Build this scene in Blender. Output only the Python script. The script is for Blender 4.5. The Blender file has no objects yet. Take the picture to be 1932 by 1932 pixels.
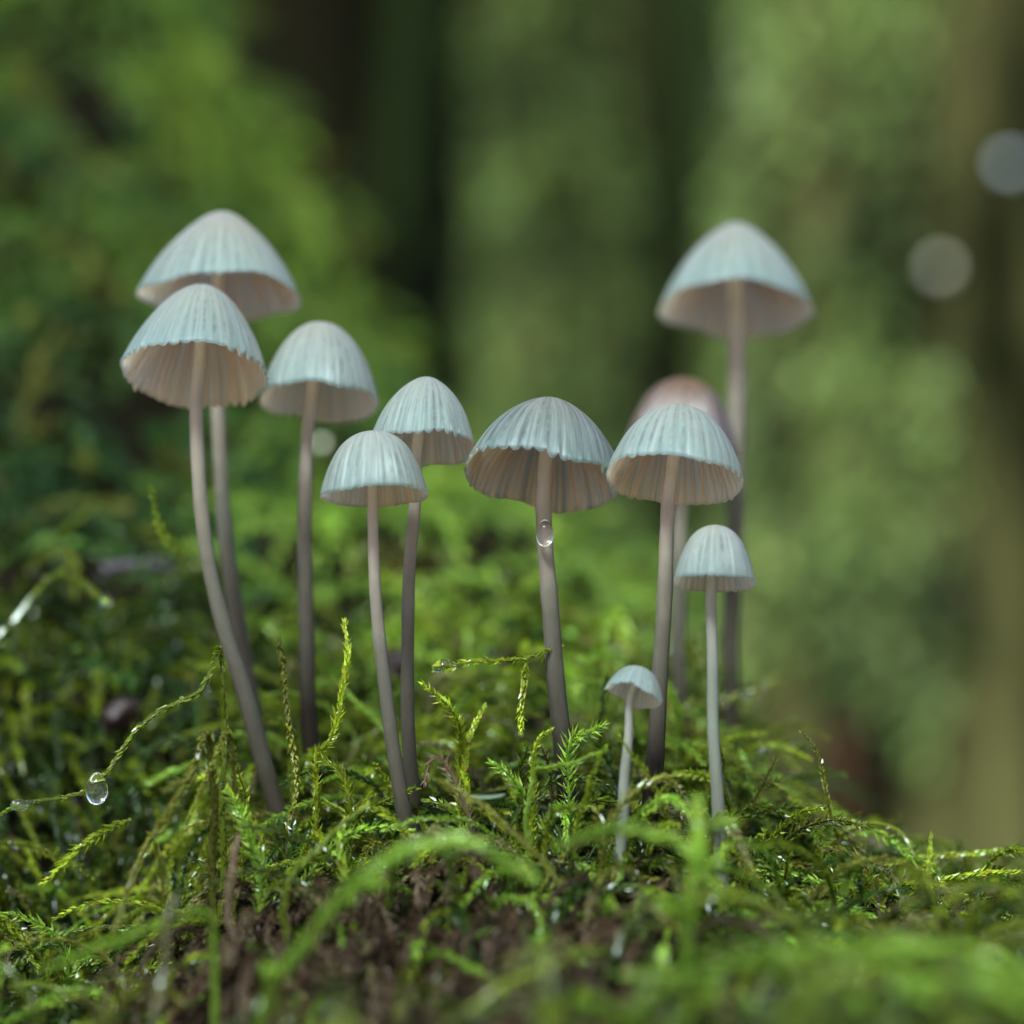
import bpy, math
import numpy as np
from mathutils import Vector, Matrix, Quaternion

# ------------------------------------------------------------------ camera
R = math.radians
scene = bpy.context.scene
PITCH, FOCUS, FRAME = 9.0, 0.40, 0.12          # degrees up, metres, frame width at focus
CAM = np.array([0.0, 0.0, 0.0])
cam_data = bpy.data.cameras.new('camera')
cam_data.sensor_width = 36
cam_data.lens = 36 * FOCUS / FRAME
cam_data.clip_start = 0.01
cam_data.clip_end = 500
cam_data.dof.use_dof = True
cam_data.dof.focus_distance = FOCUS
cam_data.dof.aperture_fstop = 11.0
cam_data.dof.aperture_blades = 0
cam = bpy.data.objects.new('camera', cam_data)
cam.location = CAM
cam.rotation_euler = (R(90 + PITCH), 0, 0)
scene.collection.objects.link(cam)
scene.camera = cam

# ------------------------------------------------------------------ sky, sun, exposure
SUN_ELEV, SUN_AZ = 47.0, 200.0                  # azimuth clockwise from +Y (behind the camera, a little left)
world = bpy.data.worlds.new('World')
scene.world = world
world.use_nodes = True
wn = world.node_tree.nodes
sky = wn.new('ShaderNodeTexSky')
sky.sky_type = 'NISHITA'
sky.sun_disc = False
sky.sun_elevation = R(SUN_ELEV)
sky.sun_rotation = R(SUN_AZ)
sky.dust_density = 2.0
sky.ozone_density = 2.5
wn['Background'].inputs['Strength'].default_value = 0.06
world.node_tree.links.new(sky.outputs['Color'], wn['Background'].inputs['Color'])
sd = bpy.data.lights.new('sun', 'SUN')
sd.energy = 1.5
sd.angle = R(12)
sd.color = (0.79, 1.0, 0.97)
sun = bpy.data.objects.new('sun', sd)
ce = math.cos(R(SUN_ELEV))
sdir = Vector((math.sin(R(SUN_AZ)) * ce, math.cos(R(SUN_AZ)) * ce, math.sin(R(SUN_ELEV))))
sun.rotation_euler = sdir.to_track_quat('Z', 'Y').to_euler()
sun.location = (0, -1, 3)
scene.collection.objects.link(sun)
vs = scene.view_settings
vs.view_transform = 'Standard'
vs.look = 'None'
vs.gamma = 1
vs.use_curve_mapping = False
vs.exposure = 2.28
scene.cycles.use_denoising = True
scene.cycles.max_bounces = 14
scene.cycles.diffuse_bounces = 10
scene.cycles.transparent_max_bounces = 8

# ------------------------------------------------------------------ helpers
rng = np.random.default_rng(7)
cp, sp_ = math.cos(R(PITCH)), math.sin(R(PITCH))
FWD, RIGHT, UP = np.array([0, cp, sp_]), np.array([1.0, 0, 0]), np.array([0, -sp_, cp])
PX = FRAME / 1932 / FOCUS                        # tangent per photograph pixel

def P(px, py, d):
    """point seen at (px, py) of the 1932-wide photograph, d metres along the view axis"""
    px, py, d = np.asarray(px, float), np.asarray(py, float), np.asarray(d, float)
    return (CAM + d[..., None] * (FWD + ((px - 966) * PX)[..., None] * RIGHT - ((py - 966) * PX)[..., None] * UP))

def link(o, parent=None):
    scene.collection.objects.link(o)
    if parent is not None:
        o.parent = parent
    return o

def tag(o, label, cat=None, group=None, kind=None):
    if label: o['label'] = label
    if cat: o['category'] = cat
    if group: o['group'] = group
    if kind: o['kind'] = kind
    return o

def empty(name, loc):
    e = bpy.data.objects.new(name, None)
    e.empty_display_size = 0.002
    e.location = loc
    return link(e)

def mesh_from(name, verts, faces, mat, attrs=None, smooth=True):
    """faces: (n,3) or (n,4) array, or list of such arrays"""
    me = bpy.data.meshes.new(name)
    fl = faces if isinstance(faces, list) else [faces]
    fl = [np.asarray(f, np.int32) for f in fl if len(f)]
    loops = np.concatenate([f.ravel() for f in fl])
    counts = np.concatenate([np.full(len(f), f.shape[1], np.int32) for f in fl])
    starts = np.concatenate([[0], np.cumsum(counts)[:-1]]).astype(np.int32)
    me.vertices.add(len(verts))
    me.vertices.foreach_set('co', np.asarray(verts, np.float32).ravel())
    me.loops.add(len(loops))
    me.loops.foreach_set('vertex_index', loops)
    me.polygons.add(len(counts))
    me.polygons.foreach_set('loop_start', starts)
    me.polygons.foreach_set('use_smooth', np.full(len(counts), smooth))
    if attrs:
        for k, v in attrs.items():
            v = np.asarray(v, np.float32)
            if v.ndim == 1:
                a = me.attributes.new(k, 'FLOAT', 'POINT'); a.data.foreach_set('value', v)
            else:
                a = me.attributes.new(k, 'FLOAT_COLOR', 'POINT')
                if v.shape[1] == 3: v = np.concatenate([v, np.ones((len(v), 1), np.float32)], 1)
                a.data.foreach_set('color', v.ravel())
    me.update(calc_edges=True)
    if mat: me.materials.append(mat)
    return me

def obj(name, me, parent=None, loc=None):
    o = bpy.data.objects.new(name, me)
    if loc is not None: o.location = loc
    return link(o, parent)

def smooth_path(pts, n):
    """Catmull-Rom through pts, resampled to n points evenly by length"""
    p = np.asarray(pts, float)
    if len(p) == 2:
        return p[0] + (p[1] - p[0]) * np.linspace(0, 1, n)[:, None]
    q = np.vstack([2 * p[0] - p[1], p, 2 * p[-1] - p[-2]])
    out = []
    for i in range(len(p) - 1):
        a, b, c, e = q[i], q[i + 1], q[i + 2], q[i + 3]
        t = np.linspace(0, 1, 12, endpoint=False)[:, None]
        out.append(0.5 * (2 * b + (c - a) * t + (2 * a - 5 * b + 4 * c - e) * t ** 2 + (3 * b - a - 3 * c + e) * t ** 3))
    out = np.vstack(out + [p[-1:]])
    s = np.concatenate([[0], np.cumsum(np.linalg.norm(np.diff(out, axis=0), axis=1))])
    u = np.linspace(0, s[-1], n)
    return np.stack([np.interp(u, s, out[:, k]) for k in range(3)], 1)

def cross(a, b):
    a, b = np.broadcast_arrays(a, b)
    r = np.empty(a.shape)
    r[..., 0] = a[..., 1] * b[..., 2] - a[..., 2] * b[..., 1]
    r[..., 1] = a[..., 2] * b[..., 0] - a[..., 0] * b[..., 2]
    r[..., 2] = a[..., 0] * b[..., 1] - a[..., 1] * b[..., 0]
    return r

def unit(v):
    return v / np.sqrt((v * v).sum(-1, keepdims=True) + 1e-24)

def frames(path):
    t = unit(np.gradient(path, axis=0))
    ref = np.where(np.abs(t[:, 2:3]) > 0.92, np.array([[0, 1.0, 0]]), np.array([[0, 0, 1.0]]))
    a = unit(cross(t, ref))
    return t, a, cross(a, t)

def tube(path, rad, sides):
    t, a, b = frames(path)
    ang = np.linspace(0, 2 * np.pi, sides, endpoint=False)
    ring = np.cos(ang)[None, :, None] * a[:, None] + np.sin(ang)[None, :, None] * b[:, None]
    v = (path[:, None] + ring * np.broadcast_to(rad, len(path))[:, None, None]).reshape(-1, 3)
    n = len(path)
    i, j = np.meshgrid(np.arange(n - 1), np.arange(sides), indexing='ij')
    j2 = (j + 1) % sides
    f = np.stack([i * sides + j, (i + 1) * sides + j, (i + 1) * sides + j2, i * sides + j2], -1).reshape(-1, 4)
    return v, f

_ns = rng.normal(size=(24, 3)); _np = rng.uniform(0, 6.28, 24)
def noise3(p, scale):
    """cheap smooth noise about -1..1; scale in metres"""
    p = np.asarray(p, float) / scale
    s = np.zeros(p.shape[:-1])
    for k in range(8):
        f = 1.0 + 0.35 * k
        s += np.sin((p @ _ns[k]) * f * 2.2 + _np[k] + 1.3 * np.sin((p @ _ns[k + 8]) * 1.7 + _np[k + 8])) / (1 + 0.3 * k)
    return s / 3.0

# ------------------------------------------------------------------ materials
def material(name):
    m = bpy.data.materials.new(name); m.use_nodes = True
    nt = m.node_tree
    return m, nt, nt.nodes['Principled BSDF']

def N(nt, kind, **kw):
    n = nt.nodes.new('ShaderNode' + kind)
    for k, v in kw.items():
        if hasattr(n, k) and not k[0].isupper(): setattr(n, k, v)
        else: n.inputs[k].default_value = v
    return n

def mat_leafy(name, rough=0.38, trans=0.35, spec=0.5, tint=(1.25, 1.35, 0.7)):
    m, nt, b = material(name)
    at = N(nt, 'Attribute', attribute_name='col')
    b.inputs['Roughness'].default_value = rough
    b.inputs['Specular IOR Level'].default_value = spec
    nt.links.new(at.outputs['Color'], b.inputs['Base Color'])
    tr = N(nt, 'BsdfTranslucent')
    mul = N(nt, 'Mix', data_type='RGBA', blend_type='MULTIPLY')
    mul.inputs[0].default_value = 1.0
    mul.inputs[7].default_value = (*tint, 1)
    nt.links.new(at.outputs['Color'], mul.inputs[6])
    nt.links.new(mul.outputs[2], tr.inputs['Color'])
    mx = N(nt, 'MixShader'); mx.inputs[0].default_value = trans
    nt.links.new(b.outputs[0], mx.inputs[1]); nt.links.new(tr.outputs[0], mx.inputs[2])
    nt.links.new(mx.outputs[0], nt.nodes['Material Output'].inputs['Surface'])
    return m

M_MOSS = mat_leafy('moss_leaf', 0.27, 0.38, 0.5)
M_BANKMOSS = mat_leafy('bank_moss_leaf', 0.5, 0.38, 0.3)
M_TREEMOSS = mat_leafy('trunk_moss', 0.6, 0.30, 0.3)
M_CROWN = mat_leafy('tree_leaf', 0.5, 0.30, 0.4)
M_DEAD = mat_leafy('dead_moss_leaf', 0.42, 0.2, 0.25, (1.1, 1.0, 0.9))

def mat_cap(name, apex, mid, rim, stria, umbo=0.28, rough=0.16, spec=0.75, inner=(0.97, 0.80, 0.68), through=(1.0, 0.83, 0.68), trans=0.86, streak=.80, outer=(.74, .91, 1.0)):
    m, nt, b = material(name)
    t = N(nt, 'Attribute', attribute_name='t'); w = N(nt, 'Attribute', attribute_name='w')
    r = N(nt, 'ValToRGB')
    e = r.color_ramp.elements
    e[0].position, e[0].color = 0.0, (*apex, 1)
    e[1].position, e[1].color = 1.0, (*rim, 1)
    x = e.new(umbo); x.color = (*[0.5 * (p + q) for p, q in zip(apex, mid)], 1)
    x = e.new(0.62); x.color = (*mid, 1)
    tc = N(nt, 'TexCoord')
    nz = N(nt, 'TexNoise', Scale=350.0, Detail=5.0, Roughness=0.6)
    nt.links.new(tc.outputs['Object'], nz.inputs['Vector'])
    off = N(nt, 'MapRange'); off.inputs['To Min'].default_value = -0.10; off.inputs['To Max'].default_value = 0.10
    nt.links.new(nz.outputs['Fac'], off.inputs['Value'])
    add = N(nt, 'Math', operation='ADD')
    nt.links.new(t.outputs['Fac'], add.inputs[0]); nt.links.new(off.outputs[0], add.inputs[1])
    nt.links.new(add.outputs[0], r.inputs['Fac'])
    # darker translucent striae above the gills, broken up by noise
    nz2 = N(nt, 'TexNoise', Scale=900.0, Detail=3.0)
    nt.links.new(tc.outputs['Object'], nz2.inputs['Vector'])
    mr = N(nt, 'MapRange'); mr.inputs['From Min'].default_value = 0.35; mr.inputs['From Max'].default_value = 0.65
    nt.links.new(nz2.outputs['Fac'], mr.inputs['Value'])
    mu = N(nt, 'Math', operation='MULTIPLY')
    nt.links.new(w.outputs['Fac'], mu.inputs[0]); nt.links.new(mr.outputs[0], mu.inputs[1])
    mu2 = N(nt, 'Math', operation='MULTIPLY'); mu2.inputs[1].default_value = 0.75
    nt.links.new(mu.outputs[0], mu2.inputs[0])
    mx = N(nt, 'Mix', data_type='RGBA'); mx.inputs[7].default_value = (*stria, 1)
    nt.links.new(mu2.outputs[0], mx.inputs[0]); nt.links.new(r.outputs['Color'], mx.inputs[6])
    # the flesh inside is warmer than the skin
    ins = N(nt, 'Attribute', attribute_name='inner')
    mi = N(nt, 'Mix', data_type='RGBA'); mi.inputs[7].default_value = (*inner, 1)
    nt.links.new(ins.outputs['Fac'], mi.inputs[0]); nt.links.new(mx.outputs[2], mi.inputs[6])
    nt.links.new(mi.outputs[2], b.inputs['Base Color'])
    b.inputs['Subsurface Weight'].default_value = 0.35
    b.inputs['Subsurface Radius'].default_value = (1.0, 0.7, 0.5)
    b.inputs['Subsurface Scale'].default_value = 0.0008
    # wet skin in streaks that run down the cap
    fib = N(nt, 'Attribute', attribute_name='fibre')
    nf = N(nt, 'TexNoise', Scale=13.0, Detail=6.0, Roughness=0.68); nt.links.new(fib.outputs['Vector'], nf.inputs['Vector'])
    rr = N(nt, 'MapRange'); rr.inputs['From Min'].default_value = .38; rr.inputs['From Max'].default_value = .64
    rr.inputs['To Min'].default_value = rough; rr.inputs['To Max'].default_value = rough + .35
    nt.links.new(nf.outputs['Fac'], rr.inputs['Value']); nt.links.new(rr.outputs[0], b.inputs['Roughness'])
    b.inputs['Specular IOR Level'].default_value = spec
    bp = N(nt, 'Bump', Strength=0.6, Distance=0.0005)
    nt.links.new(nf.outputs['Fac'], bp.inputs['Height'])
    nt.links.new(bp.outputs[0], b.inputs['Normal'])
    # colour streaks along the same fibres
    vr = N(nt, 'MapRange'); vr.inputs['From Min'].default_value = .3; vr.inputs['From Max'].default_value = .7
    vr.inputs['To Min'].default_value = streak; vr.inputs['To Max'].default_value = 1.12
    nt.links.new(nf.outputs['Fac'], vr.inputs['Value'])
    mv = N(nt, 'Mix', data_type='RGBA', blend_type='MULTIPLY'); mv.inputs[0].default_value = 1
    nt.links.new(mi.outputs[2], mv.inputs[6]); nt.links.new(vr.outputs[0], mv.inputs[7])
    nt.links.new(mv.outputs[2], b.inputs['Base Color'])
    tr = N(nt, 'BsdfTranslucent')
    mt = N(nt, 'Mix', data_type='RGBA'); mt.inputs[6].default_value = (*outer, 1); mt.inputs[7].default_value = (*through, 1)
    nt.links.new(ins.outputs['Fac'], mt.inputs[0])
    dk = N(nt, 'Math', operation='MULTIPLY_ADD'); dk.inputs[1].default_value = -.6; dk.inputs[2].default_value = 1.0
    nt.links.new(mu2.outputs[0], dk.inputs[0])
    dv = N(nt, 'Math', operation='MULTIPLY'); nt.links.new(dk.outputs[0], dv.inputs[0]); nt.links.new(vr.outputs[0], dv.inputs[1])
    md = N(nt, 'Mix', data_type='RGBA', blend_type='MULTIPLY'); md.inputs[0].default_value = 1
    nt.links.new(mt.outputs[2], md.inputs[6]); nt.links.new(dv.outputs[0], md.inputs[7])
    nt.links.new(md.outputs[2], tr.inputs['Color'])
    ms = N(nt, 'MixShader'); ms.inputs[0].default_value = trans
    nt.links.new(b.outputs[0], ms.inputs[1]); nt.links.new(tr.outputs[0], ms.inputs[2])
    # a thin film of water, broken into streaks
    gl = N(nt, 'BsdfGlossy', Roughness=0.30, Color=(1, 1, 1, 1)); nt.links.new(bp.outputs[0], gl.inputs['Normal'])
    fr = N(nt, 'Fresnel', IOR=1.45); nt.links.new(bp.outputs[0], fr.inputs['Normal'])
    wm = N(nt, 'MapRange'); wm.inputs['From Min'].default_value = .46; wm.inputs['From Max'].default_value = .60
    wm.inputs['To Min'].default_value = .1; wm.inputs['To Max'].default_value = 0.9
    nt.links.new(nf.outputs['Fac'], wm.inputs['Value'])
    wf = N(nt, 'Math', operation='MULTIPLY'); nt.links.new(fr.outputs[0], wf.inputs[0]); nt.links.new(wm.outputs[0], wf.inputs[1])
    ot = N(nt, 'Math', operation='MULTIPLY_ADD'); ot.inputs[1].default_value = -1.0; ot.inputs[2].default_value = 1.0
    nt.links.new(ins.outputs['Fac'], ot.inputs[0])
    wo = N(nt, 'Math', operation='MULTIPLY'); nt.links.new(wf.outputs[0], wo.inputs[0]); nt.links.new(ot.outputs[0], wo.inputs[1])
    mg = N(nt, 'MixShader'); nt.links.new(wo.outputs[0], mg.inputs[0])
    nt.links.new(ms.outputs[0], mg.inputs[1]); nt.links.new(gl.outputs[0], mg.inputs[2])
    nt.links.new(mg.outputs[0], nt.nodes['Material Output'].inputs['Surface'])
    return m

M_CAP = mat_cap('white_cap', (0.36, 0.37, 0.37), (0.32, 0.54, 0.57), (0.40, 0.68, 0.71), (0.16, 0.19, 0.21), streak=.74)
M_CAP2 = mat_cap('dusky_cap', (0.28, 0.22, 0.21), (0.32, 0.44, 0.46), (0.40, 0.62, 0.65), (0.05, 0.04, 0.04), streak=.52)
M_CAP3 = mat_cap('pinkish_cap', (0.40, 0.31, 0.30), (0.36, 0.52, 0.55), (0.40, 0.66, 0.69), (0.16, 0.15, 0.16), umbo=0.35, streak=.74)
M_CAPB = mat_cap('brown_cap', (0.17, 0.088, 0.050), (0.125, 0.066, 0.040), (0.13, 0.09, 0.07), (0.09, 0.04, 0.03), rough=0.16, spec=0.9, inner=(0.25, 0.18, 0.15), through=(0.3, 0.16, 0.1), trans=.2, outer=(.3, .15, .09))

def mat_gill():
    m, nt, b = material('gill')
    tc = N(nt, 'TexCoord'); nz = N(nt, 'TexNoise', Scale=500.0, Detail=3.0)
    nt.links.new(tc.outputs['Object'], nz.inputs['Vector'])
    r = N(nt, 'ValToRGB')
    r.color_ramp.elements[0].position, r.color_ramp.elements[0].color = 0.3, (0.80, 0.64, 0.50, 1)
    r.color_ramp.elements[1].position, r.color_ramp.elements[1].color = 0.75, (0.92, 0.79, 0.67, 1)
    nt.links.new(nz.outputs['Fac'], r.inputs['Fac'])
    nt.links.new(r.outputs[0], b.inputs['Base Color'])
    b.inputs['Roughness'].default_value = 0.5
    tr = N(nt, 'BsdfTranslucent', Color=(1.0, 0.82, 0.66, 1))
    mx = N(nt, 'MixShader'); mx.inputs[0].default_value = 0.82
    nt.links.new(b.outputs[0], mx.inputs[1]); nt.links.new(tr.outputs[0], mx.inputs[2])
    nt.links.new(mx.outputs[0], nt.nodes['Material Output'].inputs['Surface'])
    return m
M_GILL = mat_gill()

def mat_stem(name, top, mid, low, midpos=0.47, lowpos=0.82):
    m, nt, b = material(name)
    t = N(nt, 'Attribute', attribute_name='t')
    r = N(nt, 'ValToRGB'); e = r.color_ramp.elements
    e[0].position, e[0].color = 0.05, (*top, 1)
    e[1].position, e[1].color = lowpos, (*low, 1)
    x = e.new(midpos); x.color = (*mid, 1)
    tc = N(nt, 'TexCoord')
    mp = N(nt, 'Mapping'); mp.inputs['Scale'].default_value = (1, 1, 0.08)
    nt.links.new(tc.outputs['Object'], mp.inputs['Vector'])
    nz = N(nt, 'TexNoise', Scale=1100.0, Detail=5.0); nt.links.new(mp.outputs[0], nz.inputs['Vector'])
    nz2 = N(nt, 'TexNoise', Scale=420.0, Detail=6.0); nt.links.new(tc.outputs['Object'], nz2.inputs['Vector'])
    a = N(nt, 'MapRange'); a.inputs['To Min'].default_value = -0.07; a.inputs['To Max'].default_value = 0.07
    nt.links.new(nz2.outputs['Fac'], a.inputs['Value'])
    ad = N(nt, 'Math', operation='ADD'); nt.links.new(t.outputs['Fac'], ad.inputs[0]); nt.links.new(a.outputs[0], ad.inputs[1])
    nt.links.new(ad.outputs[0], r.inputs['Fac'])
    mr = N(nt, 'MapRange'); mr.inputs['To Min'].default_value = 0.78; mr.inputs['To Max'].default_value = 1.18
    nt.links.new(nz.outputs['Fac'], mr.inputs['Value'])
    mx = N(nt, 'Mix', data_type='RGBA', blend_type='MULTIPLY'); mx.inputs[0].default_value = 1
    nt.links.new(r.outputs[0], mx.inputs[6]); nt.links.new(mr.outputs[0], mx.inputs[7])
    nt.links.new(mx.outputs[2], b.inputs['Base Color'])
    b.inputs['Roughness'].default_value = 0.42
    b.inputs['Specular IOR Level'].default_value = 0.16
    b.inputs['Subsurface Weight'].default_value = 0.5
    b.inputs['Subsurface Radius'].default_value = (1.0, 0.8, 0.65)
    b.inputs['Subsurface Scale'].default_value = 0.0006
    bp = N(nt, 'Bump', Strength=0.25, Distance=0.0002)
    nt.links.new(nz.outputs['Fac'], bp.inputs['Height']); nt.links.new(bp.outputs[0], b.inputs['Normal'])
    return m
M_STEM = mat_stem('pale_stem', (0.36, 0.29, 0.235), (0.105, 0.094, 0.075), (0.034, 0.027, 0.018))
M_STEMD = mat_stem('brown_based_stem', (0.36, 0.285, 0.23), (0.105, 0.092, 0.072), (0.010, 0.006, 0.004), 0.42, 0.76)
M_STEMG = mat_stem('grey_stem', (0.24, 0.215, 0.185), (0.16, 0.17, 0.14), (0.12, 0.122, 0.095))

def mat_plain(name, c1, c2, scale, rough=0.7, bump=0.5, dist=0.001, detail=6.0, spec=0.4, grain=1.0):
    m, nt, b = material(name)
    tc = N(nt, 'TexCoord'); nz = N(nt, 'TexNoise', Scale=scale, Detail=detail, Roughness=0.65)
    mp = N(nt, 'Mapping'); mp.inputs['Scale'].default_value = (1, 1, grain)
    nt.links.new(tc.outputs['Object'], mp.inputs['Vector']); nt.links.new(mp.outputs[0], nz.inputs['Vector'])
    r = N(nt, 'ValToRGB')
    r.color_ramp.elements[0].position, r.color_ramp.elements[0].color = 0.32, (*c1, 1)
    r.color_ramp.elements[1].position, r.color_ramp.elements[1].color = 0.70, (*c2, 1)
    nt.links.new(nz.outputs['Fac'], r.inputs['Fac']); nt.links.new(r.outputs[0], b.inputs['Base Color'])
    b.inputs['Roughness'].default_value = rough
    b.inputs['Specular IOR Level'].default_value = spec
    bp = N(nt, 'Bump', Strength=bump, Distance=dist)
    nt.links.new(nz.outputs['Fac'], bp.inputs['Height']); nt.links.new(bp.outputs[0], b.inputs['Normal'])
    return m
M_SOIL = mat_plain('damp_humus', (0.003, 0.0028, 0.002), (0.014, 0.010, 0.006), 260, 0.95, 1.0, 0.002, spec=0.05)
M_FLOOR = mat_plain('forest_floor', (0.004, 0.006, 0.002), (0.014, 0.020, 0.006), 6, 0.95, 0.6, 0.02, spec=0.1)
M_FLOOR.node_tree.nodes['Principled BSDF'].inputs['IOR'].default_value = 1.02
_nt = M_FLOOR.node_tree; _b = _nt.nodes['Principled BSDF']
_src = _b.inputs['Base Color'].links[0].from_socket
_w = N(_nt, 'Attribute', attribute_name='wood'); _nz = N(_nt, 'TexNoise', Scale=40.0, Detail=5.0)
_r = N(_nt, 'ValToRGB'); _r.color_ramp.elements[0].position = .3; _r.color_ramp.elements[0].color = (.26, .17, .10, 1)  # pale ground added out of view in front, bounces light under the caps
_r.color_ramp.elements[1].position = .7; _r.color_ramp.elements[1].color = (.52, .41, .28, 1)
_nt.links.new(_nz.outputs['Fac'], _r.inputs['Fac'])
_m = N(_nt, 'Mix', data_type='RGBA'); _nt.links.new(_w.outputs['Fac'], _m.inputs[0])
_nt.links.new(_r.outputs[0], _m.inputs[6]); _nt.links.new(_src, _m.inputs[7]); _nt.links.new(_m.outputs[2], _b.inputs['Base Color'])
M_BARK = mat_plain('bark', (0.005, 0.005, 0.003), (0.022, 0.020, 0.010), 30, 0.9, 1.0, 0.006, spec=0.1, grain=.12)
M_DARKGAP = mat_plain('dark_gap', (0.003, 0.004, 0.003), (0.010, 0.011, 0.007), 30, 0.9, 1.0, 0.006, spec=0.05)  # near black, stands in for the dark gap between far trunks
M_BARKL = mat_plain('weathered_bark', (0.004, 0.005, 0.002), (0.095, 0.085, 0.030), 22, 0.9, 1.0, 0.006, spec=0.1, grain=.12)
for _m in (M_SOIL, M_BARK, M_DARKGAP, M_BARKL):
    _m.node_tree.nodes['Principled BSDF'].inputs['IOR'].default_value = 1.08
for _e, _p in zip(M_BARKL.node_tree.nodes['Color Ramp'].color_ramp.elements, (.42, .60)): _e.position = _p
M_TWIG = mat_plain('dead_twig', (0.05, 0.042, 0.045), (0.12, 0.10, 0.11), 300, 0.6, 0.6, 0.0005)
M_BUD = mat_plain('dark_red_bud', (0.008, 0.003, 0.003), (0.03, 0.009, 0.007), 500, 0.5, 0.6, 0.0005)
M_RUST = mat_plain('rust_leaf', (0.016, 0.008, 0.004), (0.042, 0.018, 0.009), 60, 0.9, 0.4, 0.001, spec=0.05)
M_LICHEN = mat_plain('pale_glint', (0.66, 0.64, 0.48), (0.86, 0.80, 0.62), 200, 0.8, 0.5, 0.001)  # pale tone painted for out-of-focus glints
M_GLINTB = mat_plain('bluish_glint', (0.58, 0.66, 0.74), (0.74, 0.82, 0.90), 200, 0.8, 0.5, 0.001)  # cooler tone for the bluish painted glint
M_SEED = mat_plain('pale_leaf_scrap', (0.10, 0.14, 0.09), (0.20, 0.25, 0.17), 400, 0.4, 0.3, 0.0003)

M_WATER, nt_, b_ = material('water')
b_.inputs['Base Color'].default_value = (1, 1, 1, 1)
b_.inputs['Roughness'].default_value = 0.0
b_.inputs['IOR'].default_value = 1.333
b_.inputs['Transmission Weight'].default_value = 1.0

# ------------------------------------------------------------------ the mossy mound
TD = np.array([.20, .24, .28, .31, .34, .37, .40, .43, .46, .50, .56, .64, .75, .90, 1.02])
TX = np.array([-1500, -600, 0, 300, 500, 800, 1050, 1250, 1500, 1932, 2600, 3400])
TY = np.array([
    [3200, 2800, 2450, 2250, 2050, 1880, 1650, 1450, 1250, 1000,  750,  450,  100, -200, 1500],
    [2950, 2550, 2300, 2140, 2010, 1870, 1670, 1470, 1270, 1020,  740,  420,   20, -380, 1500],
    [3000, 2600, 2350, 2180, 2050, 1900, 1700, 1500, 1310, 1060,  800,  480,   80, -350, 1500],
    [3000, 2600, 2300, 2150, 2000, 1820, 1630, 1450, 1290, 1090,  900,  640,  280,  -50, 1500],
    [2900, 2500, 2250, 2080, 1930, 1750, 1580, 1430, 1300, 1130,  960,  780,  520,  300, 1500],
    [2800, 2400, 2150, 2000, 1870, 1700, 1545, 1420, 1310, 1140,  970,  920,  900, 1000, 1800],
    [2700, 2350, 2100, 1950, 1830, 1680, 1535, 1420, 1300, 1130,  965,  960, 1050, 1300, 1900],
    [2600, 2250, 2050, 1920, 1800, 1670, 1550, 1440, 1340, 1260, 1270, 1340, 1450, 1600, 2000],
    [2450, 2150, 1950, 1860, 1775, 1690, 1605, 1540, 1510, 1540, 1600, 1680, 1780, 1900, 2300],
    [2350, 2080, 1910, 1830, 1765, 1705, 1655, 1630, 1640, 1680, 1740, 1800, 1880, 1980, 2400],
    [2300, 2050, 1900, 1830, 1775, 1720, 1680, 1660, 1670, 1700, 1750, 1810, 1890, 1990, 2400],
    [2350, 2080, 1930, 1860, 1800, 1750, 1710, 1690, 1700, 1730, 1780, 1840, 1900, 2000, 2400]], float)

def spline1(x, y, xn):
    """monotone-ish cubic (Catmull-Rom with finite differences)"""
    m = np.gradient(y, x, axis=0)
    i = np.clip(np.searchsorted(x, xn) - 1, 0, len(x) - 2)
    h = (x[i + 1] - x[i]); t = (xn - x[i]) / h
    sh = (len(xn),) + (1,) * (y.ndim - 1)
    h, t = h.reshape(sh), t.reshape(sh)
    return ((2 * t ** 3 - 3 * t ** 2 + 1) * y[i] + (t ** 3 - 2 * t ** 2 + t) * h * m[i]
            + (-2 * t ** 3 + 3 * t ** 2) * y[i + 1] + (t ** 3 - t ** 2) * h * m[i + 1])

GX = np.concatenate([np.linspace(-1500, -320, 24, endpoint=False), np.linspace(-320, 2250, 200), np.linspace(2250, 3400, 24)[1:]])
GD = np.concatenate([np.linspace(.20, .26, 14, endpoint=False), np.linspace(.26, .52, 130, endpoint=False), np.linspace(.52, 1.02, 70)])
_a = spline1(TX, TY, GX)                         # (nx, nTD)
GY = spline1(TD, _a.T.copy(), GD).T              # (nx, nd)
def grid_lookup(G, px, d):
    i = np.clip(np.searchsorted(GX, px) - 1, 0, len(GX) - 2); j = np.clip(np.searchsorted(GD, d) - 1, 0, len(GD) - 2)
    u = np.clip((px - GX[i]) / (GX[i + 1] - GX[i]), 0, 1); v = np.clip((d - GD[j]) / (GD[j + 1] - GD[j]), 0, 1)
    if G.ndim == 3: u, v = u[..., None], v[..., None]
    return (G[i, j] * (1 - u) * (1 - v) + G[i + 1, j] * u * (1 - v) + G[i, j + 1] * (1 - u) * v + G[i + 1, j + 1] * u * v)
XX, DD = np.meshgrid(GX, GD, indexing='ij')
GP = P(XX, GY + 92 * FOCUS / DD, DD)             # soil lies under the moss
GP[..., 2] += 0.0022 * noise3(GP, 0.012) + 0.0010 * noise3(GP + 3.1, 0.004) + 0.016 * noise3(GP, 0.05) * np.clip((DD - .45) / .2, 0, 1)
GP[..., 2] -= 0.021 * np.exp(-((XX - 190) / 230) ** 2 - ((DD - .425) / .03) ** 2)
gu = np.gradient(GP, axis=0); gv = np.gradient(GP, axis=1)
GN = unit(cross(gu, gv))
def ground(px, d): return grid_lookup(GP, np.asarray(px, float), np.asarray(d, float))
def gnormal(px, d): return unit(grid_lookup(GN, np.asarray(px, float), np.asarray(d, float)))
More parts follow.
